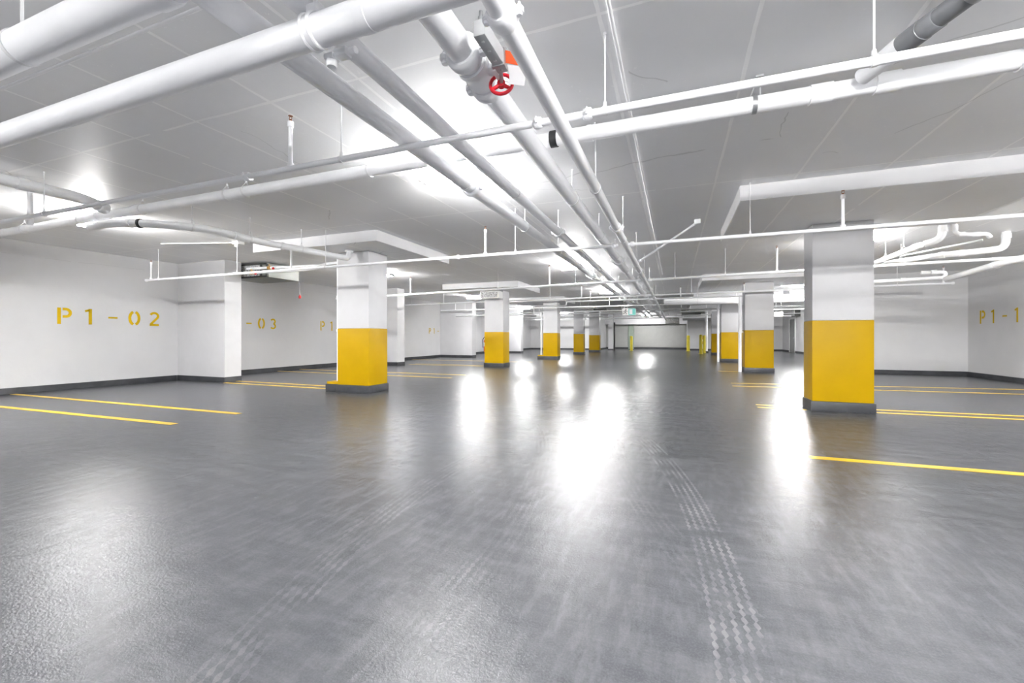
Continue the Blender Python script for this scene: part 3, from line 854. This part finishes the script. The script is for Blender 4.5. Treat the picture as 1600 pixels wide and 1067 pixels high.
def card(name, pts, wv, label, m):
    b = nb(); rows = []
    for p in pts:
        p = Vector(p); w2 = Vector(wv) / 2
        rows.append([b.verts.new(p - w2), b.verts.new(p + w2)])
    for a, c in zip(rows, rows[1:]):
        b.faces.new((a[0], a[1], c[1], c[0]))
    bmesh.ops.solidify(b, geom=b.faces[:], thickness=.0015)
    return tag(build(name, b, M[m], None, True), label, 'tag')
card('orange_tag', [(-.862, 2.205, 2.735), (-.850, 2.215, 2.72), (-.846, 2.222, 2.70), (-.855, 2.23, 2.675)], (.072, .028, -.014), 'curled orange tag hanging beside the red handwheel', 'orange')
card('paper_tag', [(-.838, 2.245, 2.672), (-.832, 2.255, 2.645), (-.832, 2.265, 2.61), (-.842, 2.275, 2.58)], (.084, .032, -.012), 'white paper tag hanging below the curled orange tag', 'card')
b = nb(); tube(b, [(-.884, 2.19, 2.735), (-.875, 2.20, 2.755), (-.868, 2.205, 2.738)], .0015, 6); tag(build('tag_wire', b, M['steel']), 'thin wire holding the tags by the gear housing', 'wire')

# ---- brace, conduit, ceiling box
t = thing('sway_brace', 'slanted white sway brace from the ceiling down to the lowest main', 'brace', (.35, 7.76, 3.05))
b = nb(); tube(b, [(.33, 7.77, 3.045), (-.60, 8.28, 2.565)], .019, 14); build('brace_tube', b, M['pipe'], t)
b = nb(); box(b, .30, .40, 7.71, 7.79, 3.03, ZC - .001, .006); lathe_along(b, (.335, 7.77, 3.05), (0, 1, 0), [(-.03, .025), (.03, .025)], 12); build('ceiling_bracket', b, M['pipe'], t)
b = nb(); lathe_along(b, (-.61, 8.285, 2.56), (-.93, .5, -.48), [(-.03, .021), (-.028, .03), (.012, .03)], 12); build('pipe_attachment', b, M['pipe'], t)
b = nb(); tube(b, [(-.36, -4, 3.085), (-.36, 14.0, 3.085)], .013, 10)
o = build('ceiling_conduit', b, M['conduit']); tag(o, 'thin white conduit along the ceiling right of the mains', 'conduit')
t = thing('ceiling_sensor', 'small white sensor box on the ceiling above the left wall pier, fed by a conduit', 'sensor', (-8.4, 6.2, 3.05))
b = nb(); box(b, -8.47, -8.29, 6.12, 6.26, 3.04, ZC - .001, .01); build('sensor_box', b, M['plastic'], t)
b = nb(); lathe_along(b, (-8.36, 6.14, 3.03), (.2, -.5, -.8), [(0, .03), (.05, .035), (.06, .02)], 14); build('sensor_head', b, M['plastic'], t)
b = nb(); tube(b, [(-8.47, 6.19, 3.085), (-10.0, 5.7, 3.085)], .009, 8); build('feed_conduit', b, M['conduit'], t)

# ---- unit heater by the left wall
t = thing('unit_heater', 'grey unit heater box hanging beside the wall pier near number P1-03', 'heater', (-10.4, 8.55, 2.70))
b = nb(); box(b, -11.25, -9.85, 8.10, 9.05, 2.70, 3.06, .01); build('casing', b, M['heater'], t)
b = nb(); box(b, -11.2, -10.1, 8.078, 8.098, 2.74, 3.03, .003); build('front_grille', b, M['grille'], t, False)
b = nb()
for z0, z1 in ((2.70, 2.74), (3.03, 3.06)):
    box(b, -11.22, -9.87, 8.06, 8.10, z0, z1, .003)
for x0 in (-11.22, -10.12, -9.91):
    box(b, x0, x0 + .04, 8.06, 8.10, 2.74, 3.03, .003)
build('grille_frame', b, M['darkbox'], t, False)
for x in (-11.1, -9.98):
    for y in (8.2, 8.95):
        b = nb(); tube(b, [(x, y, 3.06), (x, y, ZC)], .008, 8); build('hanger_rod', b, M['steel'], t)
def plumbing(label, pts, r, brass_at):
    t = thing('heater_feed_pipe', label, 'pipe', pts[0], 'feed pipes of the unit heater')
    b = nb(); tube(b, pts, r, 16, .12); build('pipe_run', b, M['pipe'], t)
    for p in brass_at:
        b = nb(); lathe_along(b, p, (1, 0, 0), [(-.05, r + .001), (-.048, r + .012), (.048, r + .012), (.05, r + .001)], 12); tube(b, [Vector(p) + Vector((0, 0, -.01)), Vector(p) + Vector((0, -.02, .09))], .012, 8)
        build('brass_valve', b, M['brass'], t, label='brass valve')
        b = nb(); lathe_along(b, Vector(p) + Vector((.16, -.02, .0)), (0, -.3, -1), [(.0, .02), (.03, .035), (.06, .02)], 10); build('red_cap', b, M['redpaint'], t, label='dark red cap')
plumbing('upper white feed pipe running from the unit heater to the nearest left column', [(-10.3, 7.85, 2.90), (-8.0, 7.95, 2.86), (-7.3, 7.6, 2.82), (-6.62, 7.58, 2.80)], .035, [(-9.55, 7.88, 2.885)])
plumbing('lower white feed pipe running from the unit heater to the nearest left column', [(-10.5, 7.62, 2.75), (-8.1, 7.68, 2.73), (-7.4, 7.4, 2.70), (-6.62, 7.40, 2.68)], .032, [(-9.85, 7.63, 2.745)])
b = nb(); box(b, -9.95, -9.70, 8.06, 8.075, 2.80, 2.97, .003)
t = thing('red_plug', 'small dark red plug hanging on a cable left of the nearest left column', 'plug', (-10.3, 9.5, 2.27))
b.free()
b = nb(); tube(b, [(-10.3, 9.5, 2.36), (-10.32, 9.48, ZC - .002)], .008, 8); build('cable', b, M['steel'], t)
b = nb(); lathe_along(b, (-10.3, 9.5, 2.27), (0, 0, 1), [(0, .025), (.01, .035), (.07, .035), (.09, .015), (.11, .012)], 14); build('plug_body', b, M['redpaint'], t)

# ---- pipe cluster under the ceiling right of the big right column
def pipe_thing(label, pts, r, bend=.12, joints=(), hangers=(), m='drain', style='clevis', name='drain_pipe', group='drain pipes before the stair block'):
    t = thing(name, label, 'pipe', pts[0], group)
    b = nb(); tube(b, pts, r, 22, bend); build('pipe_run', b, M[m], t)
    for p, d in joints:
        b = nb(); lathe_along(b, p, d, [(-.045, r + .001), (-.043, r + .008), (.043, r + .008), (.045, r + .001)], 22); build('socket_joint', b, M[m], t)
    if hangers:
        add_hangers(t, hangers, Vector(pts[1]) - Vector(pts[0]), r, ZC, .006, style)
    return t
pipe_thing('lit white drain pipe ending in a capped tee right of the big right column', [(4.15, 15.5, 2.74), (4.03, 9.55, 2.76)], .052, 0, [((4.035, 9.75, 2.76), (0, 1, 0)), ((4.06, 11.0, 2.757), (0, 1, 0))], [(4.05, 10.2, 2.76), (4.07, 11.0, 2.757), (4.085, 12.0, 2.753), (4.1, 12.8, 2.75)])
pipe_thing('short elbow rising from the capped tee into the ceiling', [(4.155, 9.74, 2.80), (4.36, 9.66, 2.86), (4.38, 9.66, ZC - .002)], .058, .16, [((4.38, 9.66, 3.02), (0, 0, 1))])
pipe_thing('drain pipe slanting right and rising into the ceiling in a big bend', [(4.19, 11.68, 2.74), (4.86, 10.75, 2.74), (5.30, 10.62, 2.75), (5.75, 10.70, 2.80), (5.76, 10.70, ZC - .002)], .058, .18, [((4.86, 10.76, 2.74), (1, -.8, 0)), ((5.12, 10.68, 2.745), (1, -.2, 0)), ((5.76, 10.7, 3.02), (0, 0, 1))], [(4.45, 11.32, 2.74)])
pipe_thing('small trap of bent pipe under the ceiling between the two ceiling bends', [(4.52, 9.62, ZC - .002), (4.52, 9.62, 2.93), (4.75, 9.66, 2.90), (5.0, 9.75, 2.92), (5.06, 9.78, 2.86)], .034, .09, [((4.62, 9.64, 2.915), (1, 0, 0)), ((4.85, 9.7, 2.91), (1, .2, 0)), ((4.52, 9.62, 3.03), (0, 0, 1))])
pipe_thing('thin pipe running straight from the big right column to the right under the bends', [(4.20, 10.75, 2.76), (5.05, 9.95, 2.85)], .018, 0)
pipe_thing('low white pipe turning up at its right end before the stair block', [(3.4, 12.75, 2.46), (5.58, 12.25, 2.46), (5.60, 12.25, 2.58), (5.2, 12.32, 2.60)], .040, .08, [((4.9, 12.38, 2.46), (1, -.2, 0)), ((5.4, 12.25, 2.59), (1, -.2, 0))])
pipe_thing('thick white drain pipe running along near the right wall', [(5.36, 11.7, 2.37), (5.09, 9.55, 2.375), (5.12, 8.0, 2.38), (5.2, 6.6, 2.38), (5.2, 6.6, ZC - .002)], .056, .2, [((5.12, 9.75, 2.375), (.1, 1, 0))], [(5.115, 8.7, 2.378)])

# ---- large duct and far ceiling equipment
t = thing('air_duct', 'large white round duct crossing right of the mains before the third right column', 'duct', (1.5, 20.0, 2.76))
b = nb(); tube(b, [(-.45, 20.0, 2.70), (4.5, 19.95, 2.70)], .17, 30); build('duct_run', b, M['pipe'], t)
for x in (0.6, 1.8, 3.0):
    b = nb(); lathe_along(b, (x, 19.98, 2.70), (1, 0, 0), [(-.02, .171), (-.02, .178), (.02, .178), (.02, .171)], 30); build('duct_collar', b, M['pipe'], t)
add_hangers(t, [(.9, 19.98, 2.70), (2.4, 19.97, 2.70)], (1, 0, 0), .171, ZC, .008)
def spotlike(x, y, z):
    pass
t = thing('unit_heater', 'dark unit heater at the far end over the grey gate', 'heater', (-.1, 38.6, 2.2), 'unit heaters over the far end')
b = nb(); box(b, -.75, .35, 38.3, 38.9, 2.25, 2.72, .02); build('casing', b, M['heater'], t, False)
b = nb(); box(b, -.68, .28, 38.28, 38.30, 2.29, 2.68); build('front_grille', b, M['grille'], t, False)
b = nb(); tube(b, [(-.5, 38.6, 2.72), (-.5, 38.6, ZC)], .012, 8); build('hanger_rod', b, M['steel'], t)
b = nb(); tube(b, [(.1, 38.6, 2.72), (.1, 38.6, ZC)], .012, 8); build('hanger_rod', b, M['steel'], t)
t = thing('ceiling_vent', 'long black ceiling vent slot at the far right over the bollards', 'vent', (1.1, 33.9, 2.7))
b = nb(); box(b, .45, 1.75, 33.6, 34.2, 2.70, 2.84, .01); build('vent_box', b, M['darkbox'], t, False)
b = nb(); box(b, .40, 2.2, 33.7, 34.3, 2.84, 3.09, .01); build('plenum', b, M['heater'], t, False)
t = thing('ceiling_vent', 'black ceiling vent slot above the fourth left column', 'vent', (-3.95, 25.6, 2.7), None)
b = nb(); box(b, -4.5, -3.75, 25.3, 25.7, 2.72, 2.80, .01); build('vent_box', b, M['darkbox'], t, False)
b = nb(); tube(b, [(-4.4, 25.5, 2.8), (-4.4, 25.5, ZC)], .01, 8); build('hanger_rod', b, M['steel'], t)
b = nb(); tube(b, [(-3.85, 25.5, 2.8), (-3.85, 25.5, ZC)], .01, 8); build('hanger_rod', b, M['steel'], t)
# heater at the second left column
t = thing('unit_heater', 'small pale unit heater at the top of the second left column', 'heater', (-6.4, 14.5, 2.6))
b = nb(); box(b, -6.72, -5.98, 14.30, 14.72, 2.56, 2.82, .015); build('casing', b, M['plastic'], t, False)
b = nb(); box(b, -6.68, -6.02, 14.28, 14.30, 2.59, 2.79); build('front_grille', b, M['grille'], t, False)
b = nb(); tube(b, [(-6.6, 14.5, 2.82), (-6.6, 14.5, 2.9)], .01, 8); build('hanger_rod', b, M['steel'], t)
b = nb(); tube(b, [(-6.1, 14.5, 2.82), (-6.1, 14.5, 2.9)], .01, 8); build('hanger_rod', b, M['steel'], t)

YE = 23.4
# exit sign
t = thing('exit_sign', 'teal and white running man exit sign hanging over the aisle', 'sign', (-2.25, 23.45, 2.4))
b = nb(); box(b, -2.62, -1.92, YE, YE + .05, 2.28, 2.66, .01); build('sign_box', b, M['plastic'], t, False)
b = nb(); box(b, -2.30, -1.94, YE - .006, YE, 2.30, 2.64); build('door_panel', b, M['teal'], t, False, 'teal half with door pictogram')
b = nb()
box(b, -2.26, -2.10, YE - .010, YE - .006, 2.34, 2.60)
build('door_pictogram', b, M['card'], t, False)
b = nb()
lathe_along(b, (-2.44, YE - .004, 2.58), (0, -1, 0), [(0, .035), (.003, .035)], 14)
for pts in ([(-2.45, 2.60), (-2.48, 2.50)], [(-2.48, 2.51), (-2.41, 2.46), (-2.43, 2.39)], [(-2.48, 2.51), (-2.53, 2.44), (-2.59, 2.45)], [(-2.46, 2.59), (-2.39, 2.55), (-2.36, 2.58)], [(-2.46, 2.59), (-2.53, 2.57), (-2.55, 2.51)]):
    tube(b, [(x, YE - .003, z - .06) for x, z in pts], .014, 8)
build('running_figure', b, M['darkbox'], t, True, 'dark running figure')
b = nb(); tube(b, [(-2.35, YE + .025, 2.66), (-2.35, YE + .025, ZC)], .012, 8); build('hanger_rod', b, M['rod'], t)
# far right hanging sign and wall box
t = thing('hanging_sign', 'small white hanging sign between the second and the big right columns', 'sign', (5.1, 26.0, 2.3))
b = nb(); box(b, 4.9, 5.3, 25.97, 26.0, 2.22, 2.46, .006); build('sign_panel', b, M['plastic'], t, False)
b = nb(); tube(b, [(4.98, 25.985, 2.46), (4.98, 25.985, ZC)], .006, 6); build('hanger_rod', b, M['rod'], t)
b = nb(); tube(b, [(5.22, 25.985, 2.46), (5.22, 25.985, ZC)], .006, 6); build('hanger_rod', b, M['rod'], t)
t = thing('wall_heater', 'dark box on the right wall above the grey door', 'heater', (8.0, 34.8, 2.5))
b = nb(); box(b, 7.72, XR - .001, 34.4, 35.4, 2.55, 3.06, .01); build('casing', b, M['darkbox'], t, False)
b = nb(); box(b, 7.705, 7.72, 34.45, 35.35, 2.6, 3.0); build('front_grille', b, M['grille'], t, False)
# small floor things far left: bright pipes under the ceiling behind the third left column
pipe_thing('pale pipe bundle upper run hanging behind the third and fourth left columns', [(-9.5, 30.0, 2.68), (-5.7, 29.9, 2.68)], .06, 0, [], [(-8.6, 29.98, 2.68), (-6.6, 29.93, 2.68)], name='pale_pipe', group='pale pipes behind the third left column')
pipe_thing('pale pipe bundle lower run hanging behind the third and fourth left columns', [(-9.5, 29.6, 2.38), (-5.7, 29.5, 2.38)], .06, 0, [], [(-8.6, 29.58, 2.38), (-6.6, 29.53, 2.38)], name='pale_pipe', group='pale pipes behind the third left column')

# ------------------------------------------------------------------ lamps
def lamp(label, x, y, z=3.0, group='strip lamps under the ceiling'):
    t = thing('ceiling_lamp', label, 'lamp', (x, y, z), group)
    zt = top_at(Vector((x, y, z)))
    L = .38
    b = nb(); box(b, x - L, x + L, y - .035, y + .035, z, z + .045, .006)
    for s in (-1, 1):
        box(b, x + s * (L - .02) - .02, x + s * (L - .02) + .02, y - .10, y + .10, z - .035, z + .02, .006)
    build('lamp_housing', b, M['lampbody'], t)
    for s in (-1, 1):
        b = nb(); tube(b, [(x - L + .04, y + s * .07, z - .012), (x + L - .04, y + s * .07, z - .012)], .025, 8); build('lamp_tube', b, M['tube'], t)
    b = nb()
    for k in range(-2, 3):
        tube(b, [(x + k * .15, y - .105, z), (x + k * .15, y - .105, z - .05), (x + k * .15, y + .105, z - .05), (x + k * .15, y + .105, z)], .0035, 6, .03)
    for yy in (-.06, .06):
        tube(b, [(x - L, y + yy, z - .05), (x + L, y + yy, z - .05)], .0035, 6)
    build('wire_guard', b, M['rod'], t)
    for s in (-1, 1):
        b = nb(); tube(b, [(x + s * .25, y, z + .045), (x + s * .25, y, zt)], .008, 8); build('hanger_rod', b, M['rod'], t)
lamp('nearest strip lamp, glowing behind the left aisle mains', -2.42, 4.35)
lamp('second strip lamp of the aisle row, lighting the mains behind the second sprinkler line', -2.50, 11.25)
lamp('third strip lamp of the aisle row, between second and third columns', -2.60, 18.1)
lamp('strip lamp at the left, glowing behind the cross drain wye', -8.75, 4.05)
lamp('strip lamp right behind the nearest left column', -8.25, 10.6)
lamp('strip lamp left of the second left column', -8.9, 18.3)
lamp('strip lamp far left between second and third left columns', -9.2, 26.4)
lamp('farthest left strip lamp, behind the fourth left column', -8.3, 33.4)
lamp('strip lamp right of the big right column beside the ceiling pipes', 3.20, 9.85)
lamp('strip lamp seen between the big right column and second right column', 3.9, 17.6)
lamp('strip lamp far right behind the stair block', 5.6, 24.6)
lamp('strip lamp far right near the grey door', 5.2, 32.2)
lamp('strip lamp at the far end, right in front of the grey gate', -2.3, 38.0)
lamp('added unseen strip lamp beside the right wall before the stair block', 6.9, 8.4)  # added out of frame to brighten the right wall and stair block
for x, w in ((-8.6, 'the left bays'), (-3.6, 'the aisle mains'), (1.0, 'the aisle'), (5.2, 'the right column row')):  # unseen row, added to light the foreground pipes and column fronts
    lamp('added strip lamp behind the viewer, the one in line with ' + w, x, -2.6, 3.0, 'added strip lamps behind the viewer')
lamp('added unseen strip lamp right above the viewer', 1.3, 0.4)  # added overhead, out of view, to lift the near ceiling and pipes
lamp('added unseen strip lamp on the right before the big right column', 3.6, 2.6)  # unseen fixture added beside the camera to light the foreground and big column

# ------------------------------------------------------------------ world, camera, view
w = bpy.data.worlds.new('World')
S.world = w
w.use_nodes = True
w.node_tree.nodes['Background'].inputs['Color'].default_value = (0.8, 0.85, 0.9, 1)
w.node_tree.nodes['Background'].inputs['Strength'].default_value = 0.0
cam = bpy.data.cameras.new('camera')
co = link(bpy.data.objects.new('camera', cam))
cam.sensor_width = 36.0
cam.lens = 667.0 / 1600 * 36.0
cam.shift_y = -7.5 / 1600
cam.clip_start = 0.03
cam.clip_end = 200
co.location = (0, 0, 1.15)
co.rotation_euler = (PI / 2, 0, math.radians(20.885))
S.camera = co
S.view_settings.view_transform = 'Standard'
S.view_settings.look = 'None'
S.view_settings.gamma = 1.0
S.view_settings.use_curve_mapping = False
S.view_settings.exposure = 2.35
S.cycles.max_bounces = 12
S.cycles.diffuse_bounces = 8
S.cycles.glossy_bounces = 4
S.cycles.sample_clamp_indirect = 10.0
